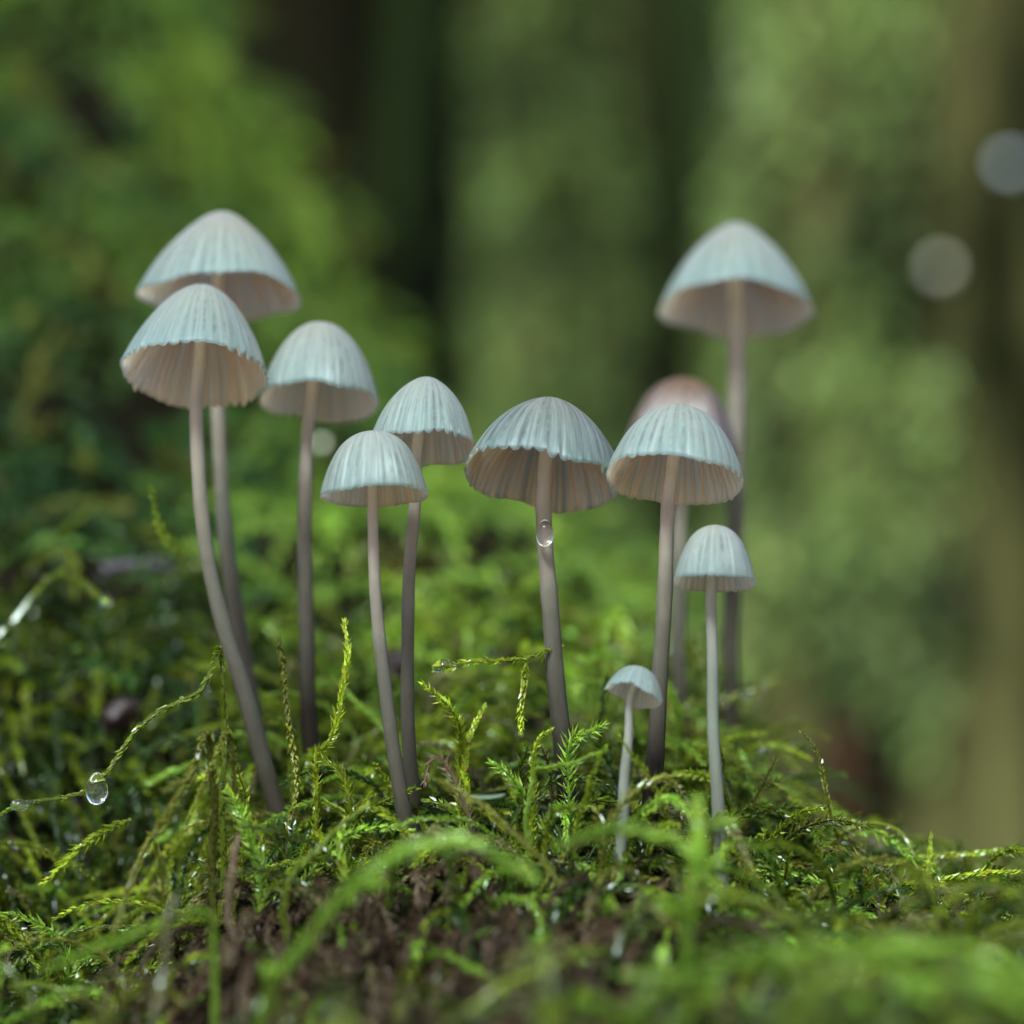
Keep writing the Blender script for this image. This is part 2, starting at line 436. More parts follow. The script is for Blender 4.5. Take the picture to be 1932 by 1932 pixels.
nx, nd = len(GX), len(GD)
i, j = np.meshgrid(np.arange(nx - 1), np.arange(nd - 1), indexing='ij')
gf = np.stack([i * nd + j, (i + 1) * nd + j, (i + 1) * nd + j + 1, i * nd + j + 1], -1).reshape(-1, 4)
mound = obj('mossy_mound_soil', mesh_from('mossy_mound_soil', GP.reshape(-1, 3), gf, M_SOIL))
tag(mound, 'dark damp humus of the mound under the moss', 'soil', kind='structure')

# forest floor: flat round the mound, rising to a hillside behind
FLOOR_Z = -0.22
def floor_z(x, y):
    r = np.maximum(0, y - 3.2)
    return (FLOOR_Z + 0.03 * noise3(np.stack([x, y, 0 * x], -1), 0.8) * np.clip((y - 1.0), 0, 1)
            + 0.62 * r * np.clip(r / 3, 0, 1) / (1 + r / 120) + 0.25 * noise3(np.stack([x, y, 0 * x], -1), 3.0) * np.clip(r / 3, 0, 1))
fx = np.sinh(np.linspace(-5.2, 5.2, 121)) * 2.2
fy = np.sinh(np.linspace(-4.6, 5.0, 141)) * 2.2
FX, FY = np.meshgrid(fx, fy, indexing='ij')
FZ = floor_z(FX, FY)
i, j = np.meshgrid(np.arange(len(fx) - 1), np.arange(len(fy) - 1), indexing='ij')
ff = np.stack([i * len(fy) + j, (i + 1) * len(fy) + j, (i + 1) * len(fy) + j + 1, i * len(fy) + j + 1], -1).reshape(-1, 4)
fcol = np.clip((FY.reshape(-1) - 0.6) / .8, 0, 1)[:, None]
flo = obj('forest_floor', mesh_from('forest_floor', np.stack([FX, FY, FZ], -1).reshape(-1, 3), ff, M_FLOOR, {'wood': fcol[:, 0]}))
tag(flo, 'dark forest floor rising to a hillside behind the trunks, unseen front made pale to bounce light', 'ground', kind='structure')

# ------------------------------------------------------------------ mushrooms
PROFILES = {
    'bell': [(0, 1), (.13, .985), (.28, .92), (.46, .79), (.64, .60), (.81, .37), (.94, .14), (1, 0)],
    'cone': [(0, 1), (.10, .99), (.22, .935), (.40, .80), (.60, .61), (.79, .37), (.93, .14), (1, 0)],
    'dome': [(0, 1), (.18, .985), (.38, .91), (.58, .76), (.76, .55), (.90, .29), (.975, .10), (1, 0)],
    'umbo': [(0, 1), (.12, .988), (.24, .945), (.42, .84), (.62, .67), (.80, .44), (.93, .18), (1, 0)],
    'round': [(0, 1), (.22, .98), (.44, .90), (.64, .75), (.82, .50), (.94, .23), (.99, .07), (1, 0)],
}
def mushroom(label, apex, left, right, front, back, d, stem, prof, cap_mat, stem_mat, gills=36,
             pleat=0.005, scallop=0.035, wob=(0.02, 0.03), seed=0, thick=0.040, notch=None, gdepth=0.10):
    rg = np.random.default_rng(100 + seed)
    lx, ly = left; rx, ry = right
    cx, cy = (lx + rx) / 2, (front + back) / 2
    rad_px = math.hypot(rx - lx, ry - ly) / 2
    s = (back - front) / 2 / rad_px
    beta = math.asin(min(0.8, s))
    roll = math.atan2(ry - ly, rx - lx)
    C = P(cx, cy, d)
    f = unit(C - CAM); r0 = unit(RIGHT - f * (RIGHT @ f)); u0 = cross(r0, f)
    ur = r0 * math.cos(roll) - u0 * math.sin(roll)
    a2 = cross(ur, f)
    axis = unit(a2 * math.cos(beta) + f * math.sin(beta))
    Rr = rad_px * PX * d
    Hc = math.hypot(apex[0] - cx, apex[1] - cy) * PX * d / math.cos(beta) * 0.985
    ez = axis; ex = ur; ey = cross(ez, ex)
    Mx = Matrix([[*map(float, (ex[k], ey[k], ez[k], C[k]))] for k in range(3)] + [[0, 0, 0, 1]])
    # stem: from inside the cap down to the soil
    top = C + axis * Hc * 0.80
    ws = [q[2] for q in stem]
    pts = [top] + [P(q[0], q[1], d) for q in stem]
    lastx = stem[-1][0]
    g = ground(lastx, d)
    end = pts[-1] + np.array([0, 0, 0])
    if end[2] > g[2] - 0.002:
        dirn = unit(pts[-1] - pts[-2]); k = (end[2] - (g[2] - 0.003)) / max(0.3, -dirn[2])
        pts.append(end + dirn * k); ws.append(ws[-1] * 1.05)
    path = smooth_path(pts, 64)
    base = path[-1]
    root = empty('mushroom', base)
    tag(root, label, 'mushroom', 'slender white mushrooms on the mossy mound')
    # cap shell
    pr = np.array(PROFILES[prof])
    pr3 = smooth_path(np.c_[pr, 0 * pr[:, :1]], 26)[:, :2]
    sl = np.concatenate([[0], np.cumsum(np.linalg.norm(np.diff(pr3, axis=0), axis=1))]); tt = sl / sl[-1]
    na = gills * 6
    ph = np.linspace(0, 2 * np.pi, na, endpoint=False)
    # slightly uneven spacing of the folds
    uneven = 0.22 * (np.sin(3 * ph + rg.uniform(0, 6)) + np.sin(5 * ph + rg.uniform(0, 6)) + 0.8 * np.sin(11 * ph + rg.uniform(0, 6)))
    w = np.cos(gills * ph + uneven * 0.8)
    amp = 0.85 + 0.5 * np.sin(4 * ph + rg.uniform(0, 6)) + 0.4 * np.sin(7 * ph + rg.uniform(0, 6))
    q0, q1, q2 = rg.uniform(0, 6, 3)
    lobe_tab = rg.choice([.25, .5, .8, 1.0, 1.4], gills + 2); lobe_amp = lobe_tab[np.floor((gills / 2 * ph + uneven * .4) / np.pi + .5).astype(int) % gills]
    wavr = wob[0] * (np.sin(2 * ph + q0) + 0.6 * np.sin(5 * ph + q1))
    wavz = wob[1] * (np.sin(3 * ph + q1) + 0.6 * np.sin(2 * ph + q2) + 0.5 * np.sin(7 * ph + q0))
    def shell(t, r, z, inset):
        T = t[:, None]
        pw = pleat * np.clip((T - .22) / .78, 0, 1) ** 1.4 * w * (0.6 + 0.4 * amp)
        rr = np.maximum(r[:, None] * (1 + wavr * T ** 2) + pw - inset[:, None] * (0.35 + 0.65 * T), 0)
        zz = z[:, None] + wavz * T ** 3 - inset[:, None] * (1 - T) * 1.1
        edge = np.clip((T - .84) / .16, 0, 1) ** 2
        lobe = np.abs(np.cos(gills / 2 * ph + uneven * .4)) ** 0.8
        zz = zz - edge * scallop * (lobe - 0.5) * amp * lobe_amp
        rr = rr - edge * scallop * 0.5 * (lobe - 0.3)
        if notch:
            na_, wd, dp = notch
            dphi = np.abs((ph - na_ + np.pi) % (2 * np.pi) - np.pi)
            zz = zz + np.clip(1 - dphi / wd, 0, 1) ** 0.6 * dp * T ** 3 * (1 + 0.3 * np.sin(17 * ph))
        return rr * Rr, zz * (np.where(zz > 0, Hc, Rr)), w
    t1, r1, z1 = tt, pr3[:, 0], pr3[:, 1]
    ro, zo, _ = shell(t1, r1, z1, 0 * t1)
    k = slice(None)
    t2, r2, z2 = tt[k], pr3[k, 0], pr3[k, 1]
    if t2[-1] < 1: t2, r2, z2 = np.r_[t2, 1], np.r_[r2, 1], np.r_[z2, 0]
    ri, zi, _ = shell(t2, r2, z2, thick * (0.35 + 1.2 * (1 - t2)))
    ro_all = np.vstack([ro, ri[::-1]]); zo_all = np.vstack([zo, zi[::-1]])
    T_all = np.concatenate([t1, np.full(len(t2), 0.8)])[:, None] * np.ones((1, na))
    nfade = np.clip((t1 - .22) / .2, 0, 1) * np.clip((1.02 - t1) / .16, 0, 1)
    streak = 0.55 + 0.45 * np.sin(5 * ph + q2) * np.sin(2 * ph + q0)
    W_all = np.vstack([nfade[:, None] * np.clip(-w, 0, 1) ** 1.3 * streak, np.zeros((len(t2), na))])
    V = np.stack([ro_all * np.cos(ph), ro_all * np.sin(ph), zo_all], -1)
    nr = len(V)
    i, j = np.meshgrid(np.arange(nr - 1), np.arange(na), indexing='ij'); j2 = (j + 1) % na
    F = np.stack([i * na + j, (i + 1) * na + j, (i + 1) * na + j2, i * na + j2], -1).reshape(-1, 4)
    cap = obj('cap', mesh_from('cap', V.reshape(-1, 3), F, cap_mat, {'t': T_all.ravel(), 'w': W_all.ravel(), 'inner': np.repeat(np.r_[np.zeros(len(t1)), np.ones(len(t2))], na),
        'fibre': np.stack([np.broadcast_to(np.cos(ph), T_all.shape), np.broadcast_to(np.sin(ph), T_all.shape), T_all * .10 + seed], -1).reshape(-1, 3)}), root)
    cap.matrix_local = Matrix.Translation(-Vector(base)) @ Mx
    # gills: thin plates hanging from the inside of the cap, one object each
    srad = ws[0] * PX * d / 2 / Rr
    tg = np.linspace(0.10, 0.985, 9)
    gd = gdepth * Rr * np.sin(np.pi * np.clip(tg, 0, 1) ** 0.8) ** 0.7 + 0.02 * Rr
    gd[-1] = 0.012 * Rr
    hw = 0.014 * Rr
    gfc = np.array([f_ for q in range(len(tg) - 1) for f_ in ((3 * q, 3 * q + 3, 3 * q + 4, 3 * q + 1), (3 * q + 1, 3 * q + 4, 3 * q + 5, 3 * q + 2))])
    ng = int(gills * 1.35)
    for q in range(ng):
        an = ((q + 0.5) * 2 * math.pi / ng + rg.normal(0, 0.016)) % (2 * math.pi)
        ix = int(round(an / (2 * math.pi) * na)) % na
        gr = np.interp(tg, t2, ri[:, ix]); gz = np.interp(tg, t2, zi[:, ix]); gdq = gd * rg.uniform(.85, 1.1)
        gv = np.stack([np.stack([gr, 0 * gr - hw * 1.6, gz], -1), np.stack([gr - .25 * gdq, 0 * gr, gz - gdq], -1), np.stack([gr, 0 * gr + hw * 1.6, gz], -1)], 1).reshape(-1, 3)
        gl = obj('gill', mesh_from('gill', gv, gfc, M_GILL), cap)
        gl.rotation_euler = (0, 0, an)
    # stem mesh
    n = len(path)
    s_at = np.linspace(0, 1, n)
    plen = np.concatenate([[0], np.cumsum(np.linalg.norm(np.diff(np.array(pts), axis=0), axis=1))]); plen /= plen[-1]
    wid = np.interp(s_at, plen, [ws[0]] + ws) * PX * d / 2
    wid = wid * (1 + 0.02 * np.sin(s_at * 37 + seed) + 0.015 * np.sin(s_at * 71 + seed * 2))
    path2 = path + 0.00006 * np.c_[np.sin(s_at * 19 + seed), np.cos(s_at * 23 + seed), 0 * s_at]
    sv, sf = tube(path2 - base, wid, 20)
    sv = np.vstack([sv, path2[0] - base, path2[-1] - base])
    m_ = len(sv)
    cap0 = [(m_ - 2, q, (q + 1) % 20) for q in range(20)]
    cap1 = [(m_ - 1, (n - 1) * 20 + (q + 1) % 20, (n - 1) * 20 + q) for q in range(20)]
    ta = np.concatenate([np.repeat(s_at, 20), [0, 1]])
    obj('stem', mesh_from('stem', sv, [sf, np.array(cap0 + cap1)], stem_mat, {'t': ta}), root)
    return root, path, wid

mushroom('large bell capped white mushroom with toothed rim, overlapping the cap just behind it', (385, 538), (226, 672), (508, 702), 645, 768, .415,
         [(376, 700, 24), (371, 760, 25), (374, 870, 28), (379, 960, 27), (395, 1070, 28), (425, 1190, 30), (462, 1310, 32), (495, 1430, 34), (528, 1540, 36)],
         'bell', M_CAP, M_STEM, 40, seed=1, wob=(0.012, 0.02), scallop=0.075)
mushroom('soft white conical mushroom half hidden behind the large bell capped one', (414, 398), (260, 547), (568, 562), 515, 608, .438,
         [(406, 640, 27), (411, 780, 27), (421, 950, 28), (434, 1080, 30), (450, 1190, 32), (472, 1310, 34)],
         'cone', M_CAP3, M_STEM, 40, seed=2, scallop=0.03)
mushroom('white bell mushroom whose left rim is tucked behind the large bell capped one', (600, 608), (488, 748), (713, 756), 722, 798, .426,
         [(586, 770, 25), (578, 850, 25), (575, 1000, 27), (577, 1150, 29), (581, 1300, 31), (588, 1430, 33)],
         'dome', M_CAP3, M_STEMD, 36, seed=3, scallop=0.03)
mushroom('white striped bell mushroom with scalloped rim rising behind a smooth dome capped one', (797, 710), (695, 832), (900, 846), 812, 880, .405,
         [(786, 860, 23), (783, 940, 23), (773, 1080, 24), (768, 1250, 25), (772, 1400, 27), (778, 1490, 28)],
         'umbo', M_CAP, M_STEM, 34, seed=4, scallop=0.065)
mushroom('smooth dome capped white mushroom with even rim in front of the striped one', (705, 812), (605, 938), (808, 934), 917, 957, .396,
         [(703, 945, 21), (703, 1000, 21), (710, 1130, 23), (720, 1250, 25), (738, 1380, 27), (757, 1505, 29)],
         'round', M_CAP, M_STEM, 34, seed=5, scallop=0.02, pleat=0.004, wob=(0.01, 0.015))
m_f, path_f, wid_f = mushroom('ragged wide capped mushroom with dark streaks and a water drop on its stem', (1030, 751), (876, 895), (1173, 925), 846, 962, .404,
         [(1026, 920, 29), (1028, 1000, 30), (1036, 1130, 32), (1046, 1250, 34), (1058, 1370, 36), (1067, 1480, 37), (1075, 1600, 38)],
         'umbo', M_CAP2, M_STEMD, 38, seed=6, scallop=0.10, pleat=0.006, wob=(0.03, 0.045))
mushroom('bright white mushroom with ribbed gills and dark brown stem foot, before a brown cap', (1270, 766), (1143, 890), (1402, 908), 858, 955, .397,
         [(1263, 930, 26), (1260, 980, 27), (1252, 1150, 30), (1245, 1290, 31), (1236, 1420, 34), (1224, 1560, 37), (1214, 1660, 38)],
         'dome', M_CAP, M_STEMD, 36, seed=7, scallop=0.035, wob=(0.012, 0.02))
mushroom('small pinkish domed mushroom on a thin straight pale grey stem', (1345, 990), (1271, 1102), (1425, 1104), 1085, 1119, .391,
         [(1343, 1115, 20), (1343, 1200, 21), (1345, 1320, 22), (1349, 1440, 23), (1356, 1550, 25)],
         'round', M_CAP3, M_STEMG, 30, seed=8, scallop=0.025, pleat=0.004, wob=(0.01, 0.015))
mushroom('tiny lopsided white mushroom button on a short thin stem', (1189, 1257), (1141, 1292), (1246, 1322), 1297, 1330, .388,
         [(1189, 1325, 15), (1186, 1370, 16), (1181, 1440, 19), (1175, 1540, 23)],
         'round', M_CAP, M_STEMG, 20, seed=9, scallop=0.015, wob=(0.03, 0.07), notch=(4.2, 1.0, 0.10), gdepth=.06)
mushroom('tall blurred cone capped mushroom standing above all others before the mossy trunk', (1395, 420), (1238, 580), (1538, 578), 533, 638, .468,
         [(1389, 620, 33), (1390, 750, 33), (1388, 950, 34), (1381, 1150, 31), (1378, 1300, 33), (1375, 1400, 34)],
         'cone', M_CAP, M_STEM, 40, seed=10, scallop=0.02)
mushroom('blurred glossy brown capped mushroom mostly hidden behind a bright white one', (1285, 712), (1178, 845), (1392, 850), 835, 880, .458,
         [(1286, 900, 25), (1283, 1000, 26), (1280, 1150, 28), (1283, 1330, 30)],
         'round', M_CAPB, M_STEM, 30, seed=11, scallop=0.02)

# ------------------------------------------------------------------ moss
class Batch:
    def __init__(self): self.v, self.f3, self.f4, self.c, self.n = [], [], [], [], 0
    def add(self, v, f, c):
        self.v.append(v); (self.f3 if f.shape[1] == 3 else self.f4).append(f + self.n)
        self.c.append(np.broadcast_to(c, (len(v), 3))); self.n += len(v)
    def mesh(self, name, mat):
        fs = [np.concatenate(x) for x in (self.f3, self.f4) if x]
        return mesh_from(name, np.concatenate(self.v), fs, mat, {'col': np.concatenate(self.c)}, smooth=False)

def leaves(path, rg, L, W, spacing, spread, col, colvar, taper=True, rows=3):
    """pointed, folded leaves set round a shoot, turned towards its tip"""
    seg = np.linalg.norm(np.diff(path, axis=0), axis=1); s = np.concatenate([[0], np.cumsum(seg)])
    n = max(4, int(s[-1] / spacing))
    u = (np.arange(n) + rg.uniform(0, 1)) / n * s[-1]
    u = np.clip(u + rg.normal(0, spacing * .3, n), 0, s[-1])
    pos = np.stack([np.interp(u, s, path[:, k]) for k in range(3)], 1)
    t, a, b = frames(path)
    T = unit(np.stack([np.interp(u, s, t[:, k]) for k in range(3)], 1))
    A = unit(np.stack([np.interp(u, s, a[:, k]) for k in range(3)], 1)); B = cross(A, T)
    ang = np.arange(n) * 2.399 + rg.normal(0, .35, n) if rows != 2 else np.arange(n) * np.pi + rg.normal(0, .4, n)
    O = np.cos(ang)[:, None] * A + np.sin(ang)[:, None] * B
    Wd = cross(T, O)
    sa = np.clip(rg.normal(spread, .2, n), .15, 1.5)[:, None]
    fr = u / s[-1]
    size = (np.interp(fr, [0, .12, .7, 1], [.6, 1, .95, .55]) if taper else np.ones(n)) * rg.uniform(.75, 1.25, n)
    Ln, Wn = (L * size)[:, None], (W * size)[:, None]
    D = np.cos(sa) * T + np.sin(sa) * O
    Nn = cross(Wd, D)
    cv = rg.normal(0, .5, n)[:, None]
    tip = pos + Ln * (D + 0.25 * O * cv * .6 + 0.10 * T)
    mid = pos + Ln * 0.38 * D
    l, r = mid + Wn * .5 * Wd + Wn * .22 * Nn, mid - Wn * .5 * Wd + Wn * .22 * Nn
    v = np.stack([pos, l, tip, r], 1).reshape(-1, 3)
    k = np.arange(n)[:, None] * 4
    f = np.concatenate([k + [0, 1, 2], k + [0, 2, 3]])
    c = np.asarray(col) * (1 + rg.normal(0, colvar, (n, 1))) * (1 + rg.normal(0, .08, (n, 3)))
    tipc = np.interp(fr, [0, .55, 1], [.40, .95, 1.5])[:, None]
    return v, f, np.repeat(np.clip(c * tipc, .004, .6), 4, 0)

def shoot(B, path, rg, L, W, spacing, spread, col, colvar=.18, rad=.00016, stemcol=None, branches=0, blen=.005, rows=3, sides=3):
    n = len(path)
    v, f = tube(path, rad * np.linspace(1.1, .5, n), sides)
    B.add(v, f, np.asarray(stemcol if stemcol is not None else np.asarray(col) * .6))
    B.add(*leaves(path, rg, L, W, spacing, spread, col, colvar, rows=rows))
    if branches:
        t, a, b = frames(path)
        for q in range(branches):
            k = int(np.clip((q + rg.uniform(.3, .9)) / (branches + .4) * n, 1, n - 2))
            sd = 1 if q % 2 else -1
            d0 = unit(t[k] * rg.uniform(.5, 1.0) + a[k] * sd * rg.uniform(.6, 1) + b[k] * rg.uniform(-.4, .3))
            bl = blen * rg.uniform(.6, 1.2) * (1 - .4 * k / n)
            x = np.linspace(0, 1, 6)[:, None]
            bp = path[k] + bl * (d0 * x + np.array([0, 0, -.25]) * x ** 2 + t[k] * .2 * x ** 2)
            B.add(*leaves(bp, rg, L * .8, W * .8, spacing, spread, col, colvar, rows=rows))

def arch(p, n0, dirn, length, steps, rg, grav, lift):
    """a shoot that rises from the soil, leans over and droops"""
    v = unit(n0 * lift + dirn); st = length / (steps - 1)
    out = [p - n0 * .002]
    jit = rg.normal(0, .12, (steps, 3))
    for k in range(steps - 1):
        out.append(out[-1] + v * st)
        v = unit(v + np.array([0, 0, -grav / steps]) + jit[k])
    return np.array(out)

GREEN, YELLOW, OLIVE = np.array([.032, .060, .007]), np.array([.28, .335, .022]), np.array([.155, .155, .022])
BROWN, RUSSET, STRAW = np.array([.11, .072, .042]), np.array([.085, .048, .026]), np.array([.19, .17, .065])
LIME = np.array([.24, .365, .045])

def brownness(px, d):
    """where the front of the cushion is worn to old brown moss"""
    a = np.exp(-((px - 850) / 480) ** 4 - ((d - .352) / .040) ** 4)
    b = np.exp(-((px - 430) / 240) ** 4 - ((d - .362) / .032) ** 2)
    return np.clip(a + .8 * b, 0, 1)

def pick(px, d, p, rg):
    nb = noise3(p, .018); br = brownness(px, d)
    if rg.uniform() < br * .88 + .04: 
        return (BROWN if rg.uniform() < .6 else RUSSET) * rg.uniform(.7, 1.4), True
    k = np.clip(.27 + .4 * nb + rg.normal(0, .25), 0, 1)
    c = GREEN * (1 - k) + YELLOW * k
    if rg.uniform() < .10: c = LIME
    if rg.uniform() < .12: c = OLIVE
    if rg.uniform() < .05: c = STRAW
    return c * rg.uniform(.75, 1.25), False

live, dead = Batch(), Batch()
rg = np.random.default_rng(11)
# near carpet: a low understorey coloured darker for the shade of the hollows, then longer ropes of leafy shoots arching over it
def carpet_shoots(count, layer):
    cnt = 0
    while cnt < count:
        d = rg.uniform(.265 ** 2, .50 ** 2) ** .5
        px = rg.uniform(-230, 2160)
        p, n0 = ground(px, d), gnormal(px, d)
        if n0[2] < 0: n0 = -n0
        br = brownness(px, d)
        hollow = noise3(p, .016)
        if layer and hollow < -.15 and rg.uniform() < .85: continue
        if not layer and hollow < -.45: continue
        if layer and px < 500 and .385 < d < .51 and rg.uniform() < .85: continue
        if not layer and px < 440 and .39 < d < .46 and rg.uniform() < .6: continue
        if layer and br > .3 and rg.uniform() < .35: continue
        cnt += 1
        col, isb = pick(px, d, p, rg)
        th = rg.uniform(0, 2 * np.pi)
        dirn = np.array([np.cos(th), np.sin(th) - .45, 0])
        if isb: dirn = np.array([.5 * np.cos(th), -1, 0])
        dirn = unit(dirn - n0 * (dirn @ n0))
        low = px > 1450
        big = rg.uniform(.8, 1.3)
        if not layer:
            path = arch(p, n0, dirn, rg.uniform(.006, .012), 6, rg, rg.uniform(.8, 2.), rg.uniform(.4, 1.5))
            shoot(dead if isb else live, path, rg, .0013 * big, .0005, .00036, .65, col * .6, .2, .0002)
        elif isb:
            path = arch(p, n0, dirn, rg.uniform(.010, .020), 9, rg, rg.uniform(2.2, 3.6), rg.uniform(.6, 1.3))
            shoot(dead, path, rg, .0012 * big, .00032, .00017, .55, col, .25, .0004)
        else:
            path = arch(p, n0, dirn, rg.uniform(.012, .026), 10, rg, rg.uniform(1.6, 3.4), rg.uniform(.35, .9) if low else rg.uniform(.6, 1.8))
            shoot(live, path, rg, .0012 * big, .00050, .00021, rg.uniform(.45, .8), col, .2, .00022, branches=int(rg.uniform() < .3) * 3, blen=.0045)
carpet_shoots(3200, 0)
carpet_shoots(3600, 1)
# old brown ropes hanging over the worn front, with a few green fronds draped across them
cnt = 0
while cnt < 950:
    d = rg.uniform(.305, .40); px = rg.uniform(150, 1420)
    if brownness(px, d) < rg.uniform(.2, .7): continue
    cnt += 1
    p, n0 = ground(px, d), gnormal(px, d)
    if n0[2] < 0: n0 = -n0
    dirn = unit(np.array([rg.normal(0, .35), -1, -.1]))
    path = arch(p, n0, dirn, rg.uniform(.010, .024), 10, rg, rg.uniform(2.0, 4.0), rg.uniform(.5, 1.6))
    if rg.uniform() < .10:
        shoot(live, path, rg, .0011, .0005, .0002, .5, [YELLOW, LIME, OLIVE][rg.integers(3)] * rg.uniform(.6, 1), .2, .0003)
    else:
        shoot(dead, path, rg, .0013, .00034, .00022, .6, (BROWN if rg.uniform() < .65 else RUSSET if rg.uniform() < .6 else STRAW * .6) * rg.uniform(.6, 1.3), .25, .00045)
# shoots hanging down the steep left side, coloured dark for its deep shade
for q in range(320):
    d = rg.uniform(.415, .50); px = rg.uniform(-120, 470)
    p, n0 = ground(px, d), gnormal(px, d)
    if n0[2] < 0: n0 = -n0
    dirn = unit(np.array([rg.normal(0, .5), -1, .1]))
    path = arch(p, n0, dirn, rg.uniform(.016, .032), 12, rg, rg.uniform(2.0, 4.0), rg.uniform(.8, 2.0))
    col = (GREEN if rg.uniform() < .7 else YELLOW * .7) * rg.uniform(.6, 1.1)
    shoot(live, path, rg, rg.uniform(.0009, .0014), .00048, .00024, rg.uniform(.4, .75), col, .2, .0002)
# slender shoots that stand clear of the cushion
cnt = 0
while cnt < 230:
    d = rg.uniform(.375, .445); px = rg.uniform(-60, 1620)
    p, n0 = ground(px, d), gnormal(px, d)
    if n0[2] < 0: n0 = -n0
    if brownness(px, d) > .5 and rg.uniform() < .7: continue
    cnt += 1
    th = rg.uniform(0, 2 * np.pi); dirn = np.array([np.cos(th), .4 * np.sin(th), 0]); dirn = unit(dirn - n0 * (dirn @ n0))
    path = arch(p, n0, dirn, rg.uniform(.014, .026), 14, rg, rg.uniform(1.0, 4.2), rg.uniform(.9, 2.6))
    col = [YELLOW, LIME, OLIVE, STRAW * .8][int(rg.choice(4, p=[.4, .3, .2, .1]))] * rg.uniform(.7, 1.15)
    shoot(live, path, rg, rg.uniform(.0007, .0012), .00042, .00020, rg.uniform(.35, .75), col, .2, .00018)
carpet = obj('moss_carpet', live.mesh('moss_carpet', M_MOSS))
tag(carpet, 'green feathery moss covering the mound round the mushroom stems', 'moss', kind='stuff')
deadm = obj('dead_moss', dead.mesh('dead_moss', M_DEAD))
tag(deadm, 'old brown moss on the worn front of the mound', 'dead moss', kind='stuff')

# coarser moss of the bank behind and to the left
bank = Batch()
for q in range(5200):
    d = rg.uniform(.47 ** 2, .92 ** 2) ** .5
    px = rg.uniform(-330, 1700 if d < .6 else 1250)
    p, n0 = ground(px, d), gnormal(px, d)
    if n0[2] < 0: n0 = -n0
    if px < 460 and d < .485 and rg.uniform() < .6: continue
    if noise3(p, .035) < .02 and rg.uniform() < .88: continue
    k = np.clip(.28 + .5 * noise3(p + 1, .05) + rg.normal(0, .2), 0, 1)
    if 560 < px < 1250 and d < .66: k = min(1, k + .45)  # lit middle of the bank put into the colour, nearer lime
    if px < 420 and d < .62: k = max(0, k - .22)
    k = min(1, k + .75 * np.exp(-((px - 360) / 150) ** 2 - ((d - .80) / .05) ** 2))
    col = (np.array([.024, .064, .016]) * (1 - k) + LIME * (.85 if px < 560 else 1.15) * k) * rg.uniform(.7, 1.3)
    if rg.uniform() < .12: col = OLIVE
    th = rg.uniform(0, 2 * np.pi)
    dirn = np.array([np.cos(th), np.sin(th) - .7, 0]); dirn = unit(dirn - n0 * (dirn @ n0))
    path = arch(p, n0, dirn, rg.uniform(.014, .034), 8, rg, rg.uniform(1.5, 3.5), rg.uniform(.3, 1.1))
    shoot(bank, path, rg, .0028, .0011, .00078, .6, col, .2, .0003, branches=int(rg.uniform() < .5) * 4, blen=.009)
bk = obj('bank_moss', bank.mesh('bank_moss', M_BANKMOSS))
tag(bk, 'soft blurred green moss on the bank rising behind the mushrooms', 'moss', kind='stuff')

# ------------------------------------------------------------------ single moss shoots one can pick out
PATHS = {}
def hero(label, pts, col=YELLOW, L=.0013, W=.00052, spacing=.00013, spread=.6, branches=0, blen=.004, rad=.0002, seed=0, root_to_soil=True, rows=3, group=None, cat='moss shoot', var=.18, mat=None):
    rgh = np.random.default_rng(500 + seed + len(label))
    p3 = [P(*q) for q in pts]
    if root_to_soil:
        x, y, d = pts[0]
        g = ground(x, d) - np.array([0, 0, .0015])
        if p3[0][2] > g[2] + .001: p3 = [g] + p3
    path = smooth_path(p3, 26)
    path = path + np.c_[noise3(path, .006), noise3(path + 2, .006), noise3(path + 5, .006)] * .0003
    base = path[0].copy()
    root = empty('moss_shoot', base); tag(root, label, cat, group or 'moss shoots arching from the mound')
    pl = path - base
    v, f = tube(pl, rad * np.linspace(1.1, .5, len(pl)), 5)
    B = Batch(); B.add(v, f, np.asarray(col) * .55)
    obj('shoot_stem', B.mesh('shoot_stem', mat or M_MOSS), root)
    B = Batch(); B.add(*leaves(pl, rgh, L, W, spacing, spread, col, var, rows=rows))
    if branches:
        t, a, b = frames(pl); n = len(pl)
        for q in range(branches):
            k = int(np.clip((q + rgh.uniform(.4, .9)) / (branches + .3) * n, 2, n - 3)); sd = 1 if q % 2 else -1
            d0 = unit(t[k] * .8 + a[k] * sd * rgh.uniform(.6, 1) + b[k] * rgh.uniform(-.5, .3))
            x = np.linspace(0, 1, 7)[:, None]; bl = blen * rgh.uniform(.6, 1.2)
            bp = pl[k] + bl * (d0 * x + np.array([0, 0, -.3]) * x ** 2)
            B.add(*leaves(bp, rgh, L * .8, W * .8, spacing, spread, col, var, rows=rows))
    PATHS[label] = path
    fo = obj('foliage', B.mesh('foliage', mat or M_MOSS), root); fo['kind'] = 'stuff'
    return root

